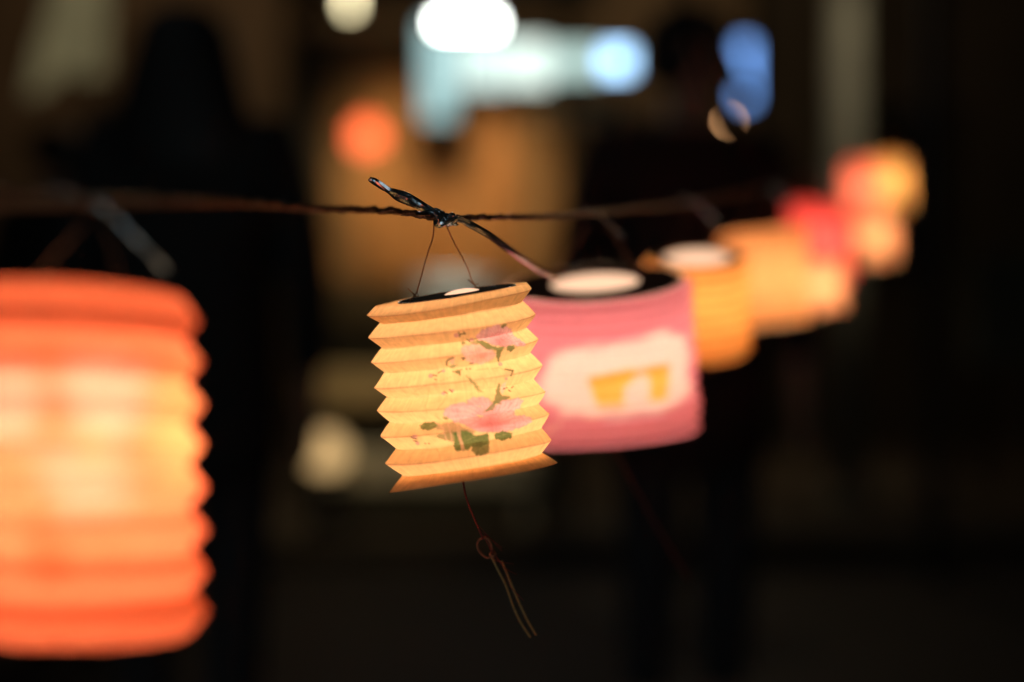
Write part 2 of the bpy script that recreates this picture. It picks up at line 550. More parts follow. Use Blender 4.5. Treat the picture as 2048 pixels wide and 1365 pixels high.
def make_shade(rings, root, paper, art, base, art_scale, nfront=440, nback=80, rows=18, tint=None, wob=0.0003, first_ridge=1):
    """pleated sleeve of paper through a list of (centre, U, theta) rings"""
    angs = np.concatenate([np.linspace(-PI, 0, nfront, endpoint=False), np.linspace(0, PI, nback, endpoint=False)])
    nA = len(angs)
    o = np.array(root.location)
    key = np.array([[tuple(p) for p in ring_pts(c, U, th, angs)] for c, U, th in rings])    # k, A, 3
    cen = np.array([tuple(c) for c, U, th in rings])
    K = len(rings)
    T = np.concatenate([np.arange(k, k + 1, 1.0 / rows) for k in range(K - 1)] + [[K - 1]])
    V = np.empty((len(T), nA, 3))
    ph = rng.uniform(0, 6.28, 12)
    for i, t in enumerate(T):
        k = min(int(t), K - 2)
        f = t - k
        V[i] = key[k] * (1 - f) + key[k + 1] * f
        c = cen[k] * (1 - f) + cen[k + 1] * f
        # creases are never quite straight, and facets sag a little
        wv = wob * (np.sin(angs * 5 + ph[k % 12]) + 0.7 * np.sin(angs * 11 + ph[(k + 3) % 12]) + 0.35 * np.sin(angs * 31 + ph[(k + 5) % 12])) * (0.35 + 0.65 * 4 * f * (1 - f))
        d = V[i] - c
        d /= np.linalg.norm(d, axis=1)[:, None]
        V[i] += d * wv[:, None]
        V[i][:, 2] += 0.8 * wob * np.sin(angs * 3 + ph[k % 12] + 1)
    nT = len(T)
    verts = (V - o).reshape(-1, 3)
    ii, jj = np.meshgrid(np.arange(nT - 1), np.arange(nA), indexing='ij')
    jn = (jj + 1) % nA
    quads = np.stack([ii * nA + jj, (ii + 1) * nA + jj, (ii + 1) * nA + jn, ii * nA + jn], -1).reshape(-1, 4)
    me = bpy.data.meshes.new('shade')
    me.vertices.add(len(verts))
    me.vertices.foreach_set('co', verts.ravel())
    me.loops.add(quads.size)
    me.loops.foreach_set('vertex_index', quads.ravel().astype(np.int32))
    me.polygons.add(len(quads))
    me.polygons.foreach_set('loop_start', np.arange(0, quads.size, 4, dtype=np.int32))
    me.polygons.foreach_set('loop_total', np.full(len(quads), 4, np.int32))
    me.update()
    me.validate()
    # dye and print
    Cc = np.empty((nT, nA, 3))
    Cc[:] = np.array(base)
    # creases are darkened in the colour, ridges most
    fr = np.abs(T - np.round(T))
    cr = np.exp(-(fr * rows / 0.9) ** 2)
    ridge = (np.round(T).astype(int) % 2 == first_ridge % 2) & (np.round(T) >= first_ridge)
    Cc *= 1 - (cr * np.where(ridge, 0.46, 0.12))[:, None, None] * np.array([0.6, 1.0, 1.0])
    if tint is not None:
        Cc *= tint(T / (K - 1), angs)
    if art is not None:
        nf = nfront
        sub = Cc[:, :nf].copy()
        Xl = V[:, :nf, 0]
        Zl = V[:, :nf, 2]
        AX, AY = art_scale(Xl, Zl)
        art(sub, AX, AY)
        Cc[:, :nf] = sub
    Cc = np.clip(Cc, 0, 1)
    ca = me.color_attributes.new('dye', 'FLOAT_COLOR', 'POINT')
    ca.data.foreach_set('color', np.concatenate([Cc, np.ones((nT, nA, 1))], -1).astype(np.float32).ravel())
    uvl = me.uv_layers.new(name='UVMap')
    ua = (np.arange(nA) * 1.0)
    au = np.concatenate([np.linspace(0, .5, nfront, endpoint=False), np.linspace(.5, 1, nback, endpoint=False)])
    u0, u1 = au[jj], np.where(jj == nA - 1, 1.0, au[jn])
    v0, v1 = (T / (K - 1))[ii], (T / (K - 1))[ii + 1]
    uv = np.stack([np.stack([u0, v0], -1), np.stack([u0, v1], -1), np.stack([u1, v1], -1), np.stack([u1, v0], -1)], 2).reshape(-1, 2)
    uvl.data.foreach_set('uv', uv.astype(np.float32).ravel())
    me.materials.append(paper)
    ob = bpy.data.objects.new('shade', me)
    col.objects.link(ob)
    ob.parent = root
    return ob


def make_card(c, U, th, inner, root, m, thick=0.0007, name='rim_card', off=(0, 0)):
    """flat card ring (or disc when inner is 0) lying in a ring's plane"""
    n = 64
    angs = [2 * PI * k / n for k in range(n)]
    up = U.normalized().cross(Vector((0, -1, 0)))
    if up.z < 0:
        up = -up
    nrm = (up * math.cos(th) - Vector((0, 1, 0)) * math.sin(th)).normalized()
    out = ring_pts(c, U, th, angs)
    o = root.location
    if inner:
        back = ring_pts(c, U, th, [PI / 2])[0] - c
        inn = ring_pts(c + U * off[0] + back * off[1], U * inner, th, angs)
        V = [p - o + nrm * thick for p in out] + [p - o + nrm * thick for p in inn] + [p - o for p in inn] + [p - o for p in out]
        Fc = []
        for q in range(4):
            for k in range(n):
                l = (k + 1) % n
                Fc.append((q * n + k, q * n + l, ((q + 1) % 4) * n + l, ((q + 1) % 4) * n + k))
    else:
        V = [p - o + nrm * thick for p in out] + [p - o for p in out]
        Fc = [tuple(range(n)), tuple(range(n, 2 * n))[::-1]]
        for k in range(n):
            l = (k + 1) % n
            Fc.append((k, n + k, n + l, l))
    return link_mesh(name, V, Fc, m, root)


def make_bulb(c, axis, r, h, root, m):
    """small candle-shaped lamp in the lantern's middle, with its socket"""
    prof = []
    for k in range(13):
        t = k / 12
        prof.append((r * math.sin(PI * min(1, t * 1.02 + 0.0)) ** 0.55 if 0 < t < 1 else 0.0004, h * (t - 0.5)))
    mb = MB().lathe(prof, (0, 0, 0), 16)
    q = Vector((0, 0, 1)).rotation_difference(axis)
    b = MB().add([q @ v + c - root.location for v in mb.v], mb.f).build('bulb', m, root, True)
    so = MB().lathe([(0.0004, -h / 2 - 0.007), (r * .55, -h / 2 - 0.007), (r * .6, -h / 2 - 0.001), (r * .4, -h / 2 + .001), (0.0004, -h / 2 + .001)], (0, 0, 0), 12)
    MB().add([q @ v + c - root.location for v in so.v], so.f).build('socket', M['card_black'], b, True)
    return b


def lantern(name_label, cat_group, rings, cap, paper, base, art=None, art_scale=None, bulb=None, bulb_m=None, card='card_black', hole=0.55,
            nfront=240, nback=60, rows=8, tint=None, wob=0.0003, bulb_h=0.06, bulb_r=0.009, bottom=0.86, foil=False, bulb_off=0.0, thing='paper_lantern', hole_off=(0, 0), first_ridge=1, cap_dome=.10):
    top_c, top_U, top_th = cap
    root = empty(thing, top_c)
    tag(root, name_label, 'lantern', cat_group)
    make_shade(rings, root, paper, art, base, art_scale, nfront, nback, rows, tint, wob, first_ridge)
    make_card(top_c, top_U, top_th, hole, root, M[card], off=hole_off)
    if foil:
        angs = [2 * PI * k / 72 for k in range(72)]
        pts = [p - root.location + Vector((0, 0, 0.0006)) for p in ring_pts(top_c, top_U * 0.995, top_th, angs)]
        MB().tube(pts, 0.0007, 6, close=True).build('rim_wire', M['foil'], root, True)
    bc, bU, bth = rings[-1]
    a = (rings[1][0] - rings[-2][0]).normalized()
    make_card(bc + a * 0.002, bU * bottom, bth, 0, root, M['card_kraft'], name='base_card')
    mid = (rings[0][0] + rings[-1][0]) / 2 + a * bulb_off
    bl = make_bulb(mid, a, bulb_r, bulb_h, root, bulb_m or M['bulb'])
    # the lamp's frosted top fills the hole of the card
    ax = -a
    rc = top_U.length * hole * .97
    back = ring_pts(top_c, top_U, top_th, [PI / 2])[0] - top_c
    hc = top_U * hole_off[0] + back * hole_off[1]
    upv = top_U.normalized().cross(back.normalized())
    if upv.z < 0:
        upv = -upv
    dome = MB().lathe([(rc * math.cos(t), rc * cap_dome * math.sin(t)) for t in np.linspace(0, PI / 2 - .02, 8)], (0, 0, -.0006), 40)
    qq = Vector((0, 0, 1)).rotation_difference(upv)
    MB().add([qq @ v + hc for v in dome.v], dome.f).build('frosted_cap', M['cap_glow'], root, True)
    return root


def pleats(cx, top, bot, d, half, n, roll=0.0, th0=0.0, th1=None, amp=0.84, lean=0.0, flare=1.0):
    """rings for a lantern of n pleats from what its outline measures in the photograph"""
    rings = []
    K = 2 * n + 1
    th1 = th0 if th1 is None else th1
    for k in range(K):
        f = k / (K - 1)
        h = half * (1.0 if k % 2 else amp) * (1 + (flare - 1) * f) * random.uniform(.99, 1.01)
        px = cx + lean * f
        py = top + (bot - top) * f
        c = P(px, py, d)
        U = (P(px + h * math.cos(roll), py + h * math.sin(roll), d) - c)
        rings.append((c, U, th0 + (th1 - th0) * f))
    cap = (rings[0][0], rings[0][1] * 0.985, rings[0][2])
    return rings, cap


# --- the sharp yellow lantern in the middle
D0 = 0.9
rl = [(734, 631), (736, 674), (743, 723), (749, 774), (755, 821), (762, 872), (771, 927), (778, 984)]
rr = [(1063, 577), (1071, 630), (1077, 679), (1085, 732), (1091, 783), (1099, 828), (1103, 880), (1115, 927)]
vl = [(760, 645), (764, 695), (769, 743), (776, 793), (781, 844), (793, 897), (805, 950)]
vr = [(1044, 603), (1052, 656), (1060, 707), (1068, 758), (1077, 807), (1083, 856), (1083, 907)]


def ring_px(l, r, th, d=D0):
    a, b = P(*l, d), P(*r, d)
    return ((a + b) / 2, (b - a) / 2, th)


main_rings = [ring_px((797, 608), (1031, 573), R(5.6)), ring_px((751, 613), (1054, 566), R(4.6))]
for k in range(8):
    main_rings.append(ring_px(rl[k], rr[k], R(4.0 if k < 7 else 2.2) - (rl[k][1] / 2 + rr[k][1] / 2 - 682) / FPX))
    if k < 7:
        main_rings.append(ring_px(vl[k], vr[k], R(4.0) - (vl[k][1] / 2 + vr[k][1] / 2 - 682) / FPX))
SC = FPX / 0.852


def main_art_scale(X, Z):
    px = 1024 + X * SC
    py = 682.5 - (Z - CAMZ) * SC
    return (px - 820) * 4.877, (py - 640) * 4.877


main_cap = main_rings[0]
main = lantern('sharp yellow pleated paper lantern with pink peonies, tilted, hanging from the black knot', 'paper lanterns along the cord', main_rings, main_cap,
               M['paper'], (0.98, 0.575, 0.265), art_peony, main_art_scale, nfront=440, nback=80, rows=18, foil=True, hole=0.33, hole_off=(0.08, 0.30), cap_dome=.28, bulb_h=0.096, bulb_r=0.021, first_ridge=2, wob=0.00042)


def main_hanger():
    o = main.location
    k1, k2 = P(868, 458, .897), P(899, 464, .903)
    a, b = P(831, 592, .897), P(951, 574, .925)
    w1 = [k1 + Vector((0, 0, .004)), P(866, 475, .897), P(856, 505, .897), P(846, 540, .897), P(839, 568, .897), a]
    w2 = [k2 + Vector((-.002, 0, .004)), P(908, 485, .905), P(922, 510, .91), P(935, 537, .916), P(943, 560, .922), b]
    for pts, e in ((w1, a), (w2, b)):
        sp = [Vector(p) - o for p in spline(pts, 30)]
        wob = [p + Vector((random.uniform(-1, 1), 0, 0)) * 0.00012 for p in sp]
        mb = MB().tube(wob, 0.00042, 6)
        # the twisted end
        e = e - o
        mb.tube([e + Vector((-.0048, 0, .0045)), e + Vector((-.0018, -.001, .0018)), e + Vector((.0004, 0, -.0002))], 0.0004, 6)
        mb.tube([e + Vector((-.0040, 0, -.0036)), e + Vector((0, 0, .0005)), e + Vector((.0012, .0012, .0022)), e + Vector((.0022, .0, -.0006)), e + Vector((-.0006, -.0008, -.0004))], 0.0004, 6)
        mb.build('hanger_wire', M['wire'], main, True)


main_hanger()


def main_tassel():
    o = main.location
    L = lambda pts, n: [Vector(p) - o for p in spline([P(*q) for q in pts], n)]
    mb = MB().tube(L([(926, 962, .90), (931, 990, .90), (941, 1020, .902), (955, 1052, .905), (966, 1078, .908)], 24), 0.0007, 6)
    t = mb.build('tassel_cord', M['thread_red'], main, True)
    lp = MB().tube(L([(984, 1112, .912), (973, 1116, .912), (958, 1102, .911), (955, 1086, .910), (964, 1077, .909), (976, 1078, .909), (983, 1092, .910), (984, 1108, .912), (990, 1125, .913)], 40), 0.00085, 7)
    lp.tube(L([(980, 1108, .910), (986, 1113, .909), (990, 1108, .911), (984, 1104, .914), (979, 1110, .913)], 20), 0.0009, 7)
    lp.build('tassel_loop', M['thread_rust'], t, True)
    for pts in ([(982, 1112, .912), (996, 1140, .914), (1012, 1172, .917), (1026, 1212, .921), (1042, 1246, .925), (1061, 1275, .928)],
                [(1003, 1122, .915), (1014, 1148, .917), (1030, 1186, .921), (1046, 1222, .925), (1058, 1246, .927), (1072, 1270, .93)]):
        MB().tube(L(pts, 36), 0.00085, 6).build('tassel_strand', M['thread_gold'], t, True)
    for k in range(9):
        a = random.uniform(0, 1)
        x0, y0 = 950 + 70 * a, 1040 + 130 * a
        MB().tube(L([(x0, y0, .905 + .012 * a), (x0 + random.uniform(5, 25), y0 + random.uniform(5, 30), .91), (x0 + random.uniform(15, 50), y0 + random.uniform(30, 60), .915)], 8), 0.00022, 4).build('loose_fibre', M['thread_red'], t)


main_tassel()


# --- the others along the cord
def px_scale(d, half):
    s = FPX / (d - half / FPX * d)
    return lambda X, Z: (1024 + X * s, 682.5 - (Z - CAMZ) * s)


def hanger(root, knot, rad=0.0005, spread=0.6, cap=None):
    """two wires from the card's rim up to the knot"""
    c, U, th = cap
    for s in (-1, 1):
        a = Vector((0, 0, 0)) + U * spread * s + Vector((0, 0, .001))
        k = knot - root.location + Vector((.003 * s, 0, -.003))
        m = (a + k) / 2 + Vector((.002 * s, 0, -.002))
        MB().tube([Vector(p) for p in spline([a + Vector((.003 * s, 0, .003)), a, m, k], 14)], rad, 5).build('hanger_wire', M['wire'], root, True)


GRP = 'paper lanterns along the cord'
pap = M['paper_soft']

# cord course: photograph position, distance
CORD = [(-420, 380, .43), (-150, 390, .505), (60, 398, .57), (190, 402, .612), (420, 404, .695), (640, 418, .79), (800, 424, .855), (890, 437, .9), (1000, 434, .965), (1100, 434, 1.03), (1195, 424, 1.13),
        (1392, 404, 1.40), (1545, 372, 1.75), (1628, 352, 2.15), (1648, 338, 2.6), (1735, 278, 3.5), (1768, 270, 3.7), (1795, 262, 4.2), (1850, 215, 5.6)]


def cord_at(px):
    for (a, b) in zip(CORD[:-1], CORD[1:]):
        if a[0] <= px <= b[0]:
            f = (px - a[0]) / (b[0] - a[0])
            return P(a[0] + f * (b[0] - a[0]), a[1] + f * (b[1] - a[1]), a[2] + f * (b[2] - a[2]))


BM = {k: emat('bulb_glow_' + k, c, s) for k, c, s in (('big', (1, .80, .57), 43), ('pink', (1, .82, .66), 38), ('amber', (1, .80, .50), 29), ('far', (1, .78, .50), 42))}

# big orange-red lantern nearest the camera, at the left edge
rg, cp = pleats(144, 589, 1264, 0.612, 250, 8, roll=R(1.5), th0=R(-4.5), th1=R(-4.5), amp=0.875, lean=16)
big = lantern('large orange-red paper lantern nearest the camera, cut by the left edge', GRP, rg, cp, pap, (0.97, 0.20, 0.095), art_bigflowers, px_scale(.612, 250),
              bulb_m=BM['big'], bulb_h=0.078, bulb_r=0.011, rows=10, nfront=320)
hanger(big, P(190, 425, .612), 0.0003, .45, cp)

# pink lantern behind the yellow one
rg, cp = pleats(1190, 566, 872, 1.2, 195, 13, roll=R(-4.0), th0=R(14), th1=R(3.5), amp=0.93, lean=20)
cp = (cp[0], cp[1] * .97, cp[2])
pinkl = lantern('pink paper lantern with a pale cloud and orange motif, behind the yellow lantern', GRP, rg, cp, pap, (0.74, 0.24, 0.295), art_goblet, px_scale(1.2, 195),
                bulb_m=BM['pink'], card='card_maroon', hole=0.52, rows=6, nfront=320, bulb_h=0.08, bulb_r=0.012)
hanger(pinkl, P(1195, 430, 1.15), 0.00025, .55, cp)
o = pinkl.location
MB().tube([Vector(p) - o for p in spline([P(1235, 905, 1.14), P(1262, 960, 1.15), P(1300, 1030, 1.16), P(1335, 1090, 1.17), P(1378, 1160, 1.18)], 24)], 0.0007, 6).build('tassel_cord', M['thread_red'], pinkl, True)

far_spec = [
    # label, cx, top, bottom, distance, half width, pleats, colour, roll, th, bulb
    ('amber paper lantern with a glowing open top, right behind the pink lantern', 1394, 516, 702, 1.40, 106, 8, (0.96, 0.42, 0.13), -3, 17, 'amber', 'card_amber'),
    ('plump pale orange paper lantern between the amber and the red lanterns', 1526, 464, 652, 1.75, 92, 8, (0.97, 0.46, 0.21), -6, -1, 'amber', 'card_amber'),
    ('small peach paper lantern hanging low below the red lantern', 1640, 524, 622, 2.15, 46, 7, (0.97, 0.46, 0.26), -5, 0, 'far', 'card_amber'),
    ('crimson paper lantern hanging above the peach ones', 1636, 416, 560, 2.6, 62, 7, (0.92, 0.10, 0.11), 10, -1, 'far', 'card_maroon'),
    ('small coral red paper lantern beside the farthest yellow lantern', 1724, 330, 424, 3.5, 36, 6, (0.94, 0.22, 0.16), 3, -2, 'far', 'card_maroon'),
    ('small peach paper lantern hanging lowest at the far end of the cord', 1752, 430, 520, 3.7, 34, 6, (0.97, 0.46, 0.25), 2, 0, 'far', 'card_amber'),
    ('golden yellow paper lantern farthest along the cord, at its right end', 1776, 322, 414, 4.2, 36, 6, (0.97, 0.54, 0.19), 2, -2, 'far', 'card_amber'),
]
for lab, cx, tp, bt, d, hf, n, c, ro, th, bk, card in far_spec:
    rg, cp = pleats(cx, tp, bt, d, hf, n, roll=R(ro), th0=R(th), th1=R(th), amp=0.9, lean=4)
    rt = lantern(lab, GRP, rg, cp, pap, c, bulb_m=BM[bk], card=card, rows=3, nfront=60, nback=30, bulb_h=(bt - tp) / FPX * d * .55, bulb_r=hf / FPX * d * .2, hole=.72 if cx < 1400 else .55)
    hanger(rt, cord_at(cx), 0.0003, .55, cp)

# ------------------------------------------------------------------ cord
cp3 = spline([P(*q) for q in CORD], 900)


def build_cord():
    root = empty('cord', P(*CORD[7]))
    tag(root, 'long black twisted cord carrying the row of paper lanterns', 'cord')
    o = np.array(root.location)
    n = len(cp3)
    # arc length
    s = np.concatenate([[0], np.cumsum(np.linalg.norm(np.diff(cp3, axis=0), axis=1))])
    keep = np.arange(n)
    S = np.linspace(0, s[-1], 3600)
    C = np.stack([np.interp(S, s, cp3[:, i]) for i in range(3)], -1)
    t = np.gradient(C, axis=0)
    t /= np.linalg.norm(t, axis=1)[:, None]
    x = np.cross(t, [0, 0, 1.0])
    x /= np.linalg.norm(x, axis=1)[:, None]
    y = np.cross(x, t)
    for k in range(3):
        a = S * 2 * PI / 0.055 + k * 2 * PI / 3 + 0.5 * np.sin(S * 60 + k)
        rr = 0.0009 * (1 + .25 * np.sin(S * 173 + k * 2) + .2 * np.sin(S * 411 + k))
        pts = C + x * (np.cos(a) * rr)[:, None] + y * (np.sin(a) * rr)[:, None] - o
        rad = 0.0014 * (1 + .22 * np.sin(S * 230 + k * 4) + .18 * np.sin(S * 610 + 2 * k) + .12 * rng.standard_normal(len(S)))
        MB().tube([Vector(p) for p in pts], list(np.abs(rad)), 6).build('strand', M['cord'], root, False)
    return root


build_cord()


# ------------------------------------------------------------------ ties of black film
def ribbon(pts, widths, twists, thick=0.00022, n=60, crumple=0.0004, seed=0):
    """creased strip of film along points, given its half widths and its twist"""
    rnd = np.random.default_rng(seed)
    sp = spline([list(p) + [w_, t_] for p, w_, t_ in zip(pts, widths, twists)], n)
    C = sp[:, :3]
    t = np.gradient(C, axis=0)
    t /= np.linalg.norm(t, axis=1)[:, None] + 1e-12
    nV = 5
    V = []
    ph = rnd.uniform(0, 6.28, 6)
    base = np.array([0.05, -0.25, 0.97])
    x = np.cross(t, [0, -1.0, 0.0])
    x /= np.linalg.norm(x, axis=1)[:, None] + 1e-9
    y = np.cross(t, x)
    a = sp[:, 4]
    wv = x * np.cos(a)[:, None] + y * np.sin(a)[:, None]
    nv = -x * np.sin(a)[:, None] + y * np.cos(a)[:, None]
    prof = np.linspace(-1, 1, nV)
    off = crumple * (np.sin(np.arange(n)[:, None] * 0.55 + prof[None] * 2 + ph[0]) + 0.8 * np.sin(np.arange(n)[:, None] * 0.21 + prof[None] * 3.5 + ph[1]) + 0.10 * rnd.standard_normal((n, nV)))
    off = off + (prof ** 2)[None] * sp[:, 3][:, None] * 0.45
    Q = C[:, None] + wv[:, None] * (prof[None, :, None] * sp[:, 3][:, None, None]) + nv[:, None] * off[..., None]
    B = Q + nv[:, None] * thick
    V = [Vector(p) for p in Q.reshape(-1, 3)] + [Vector(p) for p in B.reshape(-1, 3)]
    Fc = []
    N0 = n * nV
    for i in range(n - 1):
        for j in range(nV - 1):
            q = (i * nV + j, i * nV + j + 1, (i + 1) * nV + j + 1, (i + 1) * nV + j)
            Fc.append(q)
            Fc.append(tuple(v + N0 for v in q[::-1]))
        for j in (0, nV - 1):
            q = (i * nV + j, (i + 1) * nV + j, (i + 1) * nV + j + N0, i * nV + j + N0)
            Fc.append(q if j == 0 else q[::-1])
    for i in (0, n - 1):
        for j in range(nV - 1):
            q = (i * nV + j, i * nV + j + 1, i * nV + j + 1 + N0, i * nV + j + N0)
            Fc.append(q)
    return V, Fc


def px(r, d=.9):
    return r / FPX * d


def main_tie():
    c = P(888, 440, .897)
    root = empty('tie', c)
    tag(root, 'glossy black film tie knotted on the cord above the sharp yellow lantern', 'tie', 'film ties on the cord')

    def rb(name, spec, seed, n=60, cr=.00014):
        V, Fc = ribbon([P(a, b, d) for a, b, d, w_, t_ in spec], [px(w_) for *_, w_, t_ in spec], [t_ for *_, t_ in spec], n=n, crumple=cr, seed=seed)
        return MB().add([v - c for v in V], Fc).build(name, M['film'], root, False)
    rb('tail', [(738, 358, .884, 4, 0.3), (750, 366, .885, 8, 0.5), (775, 384, .886, 9, 0.9), (800, 396, .888, 12, 0.5), (832, 411, .890, 12, 0.7), (862, 428, .892, 11, 1.0), (884, 440, .894, 9, 1.3)], 3)
    rb('tail', [(778, 380, .890, 3, 0.8), (792, 385, .889, 6, 0.3), (812, 394, .888, 9, 0.2), (842, 414, .889, 10, 0.4), (872, 430, .892, 8, 0.6)], 4)
    rb('tail', [(893, 440, .895, 9, 0.8), (905, 441, .893, 10, 0.9), (920, 444, .893, 10, 1.0), (945, 455, .897, 9, 0.8), (980, 474, .915, 8, 0.6), (1020, 503, .945, 8, 0.5), (1060, 530, .985, 8, 0.6), (1090, 548, 1.01, 9, 0.7), (1112, 562, 1.03, 6, 1.0)], 5, n=90, cr=.00010)
    rb('loop', [(800, 430, .888, 3, 0.6), (825, 431, .887, 6, 0.9), (850, 430, .887, 8, 0.9), (866, 436, .888, 10, 0.9), (872, 452, .890, 9, 0.9), (886, 452, .890, 8, 0.9), (906, 444, .891, 8, 1.0), (922, 440, .893, 7, 0.8)], 6, n=70)
    # the knot: turns of film drawn tight round the cord
    for k, (cx, cy_, rr, ax) in enumerate(((873, 430, 11, .35), (882, 436, 13, .1), (893, 440, 12, -.5), (903, 439, 11, .45), (909, 441, 9, -.2))):
        pts, ws, ts = [], [], []
        for i in range(14):
            a = 2 * PI * i / 12
            e = Vector((math.sin(ax) * math.cos(a) * .6, math.sin(a), math.cos(a)))
            pts.append(P(cx, cy_, .897) + e * px(rr))
            ws.append(px(6 + 2 * math.sin(i * 1.7 + k)))
            ts.append(PI / 2 + .3 * math.sin(i + k) if False else 0)
        # a turn of the strip lies flat on the cord: wide along it
        n = 48
        sp = spline([list(p) + [w_] for p, w_ in zip(pts, ws)], n)
        V, Fc = [], []
        cen = P(cx, cy_, .897)
        axv = Vector((1, .15, -.12 - ax * .5)).normalized()
        rnd = random.Random(k)
        for i in range(n):
            p = Vector(sp[i, :3])
            out = (p - cen).normalized()
            for j in range(5):
                f = j / 2 - 1
                V.append(p + axv * f * sp[i, 3] + out * (px(2.5) * (1 - f * f) + rnd.uniform(-1, 1) * px(.3)))
        for i in range(n - 1):
            for j in range(4):
                Fc.append((i * 5 + j, i * 5 + j + 1, i * 5 + 6 + j, i * 5 + 5 + j))
        tb = MB().add([v - c for v in V], Fc).build('knot_turn', M['film'], root, True)
        md = tb.modifiers.new('thick', 'SOLIDIFY')
        md.thickness = 0.0004
    return root


main_tie()


def small_tie(c, s, label, seed, flip=1):
    """tie with two tails and a wrapped knot, for the other lanterns"""
    root = empty('tie', c)
    tag(root, label, 'tie', 'film ties on the cord')
    rnd = random.Random(seed)
    for sg, ln in ((-1, 1.0), (1, 1.5)):
        pts, ws, ts = [], [], []
        for i in range(5):
            f = i / 4
            pts.append(Vector((sg * flip * .045 * f * ln, rnd.uniform(-.006, .006) * f, (.022 if sg < 0 else -.040) * f * ln - .006 * f * f)) * s)
            ws.append((.003 + .001 * rnd.random()) * s * (1 - .4 * f))
            ts.append(.5 + rnd.random() * .6)
        V, Fc = ribbon(pts, ws, ts, n=40, crumple=.0004 * s, seed=seed + sg)
        MB().add(V, Fc).build('tail', M['film'], root)
    mb = MB()
    for k in range(3):
        cx = (k - 1) * .004 * s
        pts = [Vector((cx + .0015 * s * math.sin(a + k), .0042 * s * math.cos(a), .0042 * s * math.sin(a))) for a in [2 * PI * i / 16 for i in range(16)]]
        mb.tube(pts, .0018 * s, 7, close=True)
    mb.build('knot_turn', M['film'], root, True)
    return root


small_tie(P(190, 404, .612), 0.45, 'blurred black film tie on the cord above the large orange-red lantern', 21)
small_tie(P(1195, 426, 1.13), 0.3, 'black film tie on the cord above the pink lantern', 22)
small_tie(P(1392, 406, 1.40), 0.35, 'black film tie on the cord above the amber lantern', 23)
small_tie(P(1545, 374, 1.75), 0.4, 'black film tie on the cord above the plump pale orange lantern', 24)
small_tie(P(1650, 338, 2.6), 0.9, 'black film tie on the cord above the crimson lantern', 25)

# ------------------------------------------------------------------ ground
mg = mat('paving', (0.018, 0.011, 0.006), 0.75, noise=0.35, nscale=3.0, bump=0.3)
g = link_mesh('ground', [(-60, -20, 0), (60, -20, 0), (60, 120, 0), (-60, 120, 0)], [(0, 1, 2, 3)], mg)
tag(g, kind='structure')
pv = MB().box((-8, 6.0, .002), (14, 11.4, .13), .015).build('pavement', mat('pavement_stone', (0.05, 0.036, 0.022), 0.7, noise=0.3, nscale=2.5, bump=0.2))
tag(pv, kind='structure')


# ------------------------------------------------------------------ background: the lit stall
def build_stall():
    base = P(860, 1000, 7.4)
    base.z = .13
    root = empty('market_stall', base)
    tag(root, 'warmly lit wooden market stall far behind the yellow lantern', 'stall')
    wood = mat('stall_board', (0.42, 0.24, 0.10), 0.6, noise=0.25, nscale=4)
    dark = mat('stall_dark', (0.05, 0.048, 0.032), 0.6, noise=0.2, nscale=6)
    o = root.location
    B = lambda lo, hi, b=.006: MB().box(Vector(lo) - o, Vector(hi) - o, b)
    a, b = P(600, 560, 7.6), P(1150, 60, 7.6)
    # planks of the back wall
    grey = mat('stall_board_grey', (0.17, 0.145, 0.10), 0.7, noise=0.25, nscale=4)
    tones = [wood, mat('stall_board_dull', (0.30, 0.20, 0.10), 0.6, noise=0.3, nscale=4), mat('stall_board_red', (0.40, 0.21, 0.08), 0.6, noise=0.3, nscale=3)]
    n = 9
    for k in range(n):
        x0 = a.x + (b.x - a.x) * k / n
        x1 = a.x + (b.x - a.x) * (k + 1) / n
        B((x0 + .003, 7.6 + .004 * (k % 2), a.z), (x1 - .003, 7.63 + .004 * (k % 2), b.z)).build('wall_board', (grey if k == 0 else tones[(1, 1, 0, 0, 2, 0, 2, 1, 1)[k]]), root)
        B((x0 + .003, 7.6 + .004 * (k % 2), .14), (x1 - .003, 7.63 + .004 * (k % 2), a.z - .006)).build('skirting_board', dark, root)
    c0, c1 = P(590, 720, 6.9), P(1160, 640, 6.9)
    B((c0.x, 6.86, c1.z - .04), (c1.x, 7.45, c1.z)).build('counter_top', dark, root)
    B((c0.x + .03, 6.92, .14), (c1.x - .03, 6.96, c1.z - .042)).build('counter_front', dark, root)
    for q in (c0.x + .02, c1.x - .08):
        B((q, 7.50, .13), (q + .06, 7.56, 2.75)).build('post', dark, root)
    B((c0.x - .1, 6.5, 2.75), (c1.x + .1, 7.8, 2.80)).build('roof', dark, root)
    s0, s1 = P(600, 812, 6.7), P(1010, 742, 6.7)
    sh = MB().box(Vector((s0.x, 6.70, s0.z)) - o, Vector((s1.x, 6.90, s1.z)) - o, .01)
    sh.build('shelf', mat('shelf_wood', (0.55, 0.40, 0.20), 0.6, noise=0.3, nscale=5), root)
    return root


build_stall()


def light_box(px0, py0, px1, py1, d, m, label, name='light_box', depth=.05):
    a, b = P(px0, py1, d), P(px1, py0, d)
    c = (a + b) / 2
    root = empty(name, c)
    tag(root, label, 'light')
    o = c
    MB().box(Vector((a.x - .012, d + .004, a.z - .012)) - o, Vector((b.x + .012, d + depth, b.z + .012)) - o, .004).build('housing', M['card_black'], root)
    MB().box(Vector((a.x, d - .01, a.z)) - o, Vector((b.x, d + .003, b.z)) - o, .003).build('diffuser', m, root)
    return root


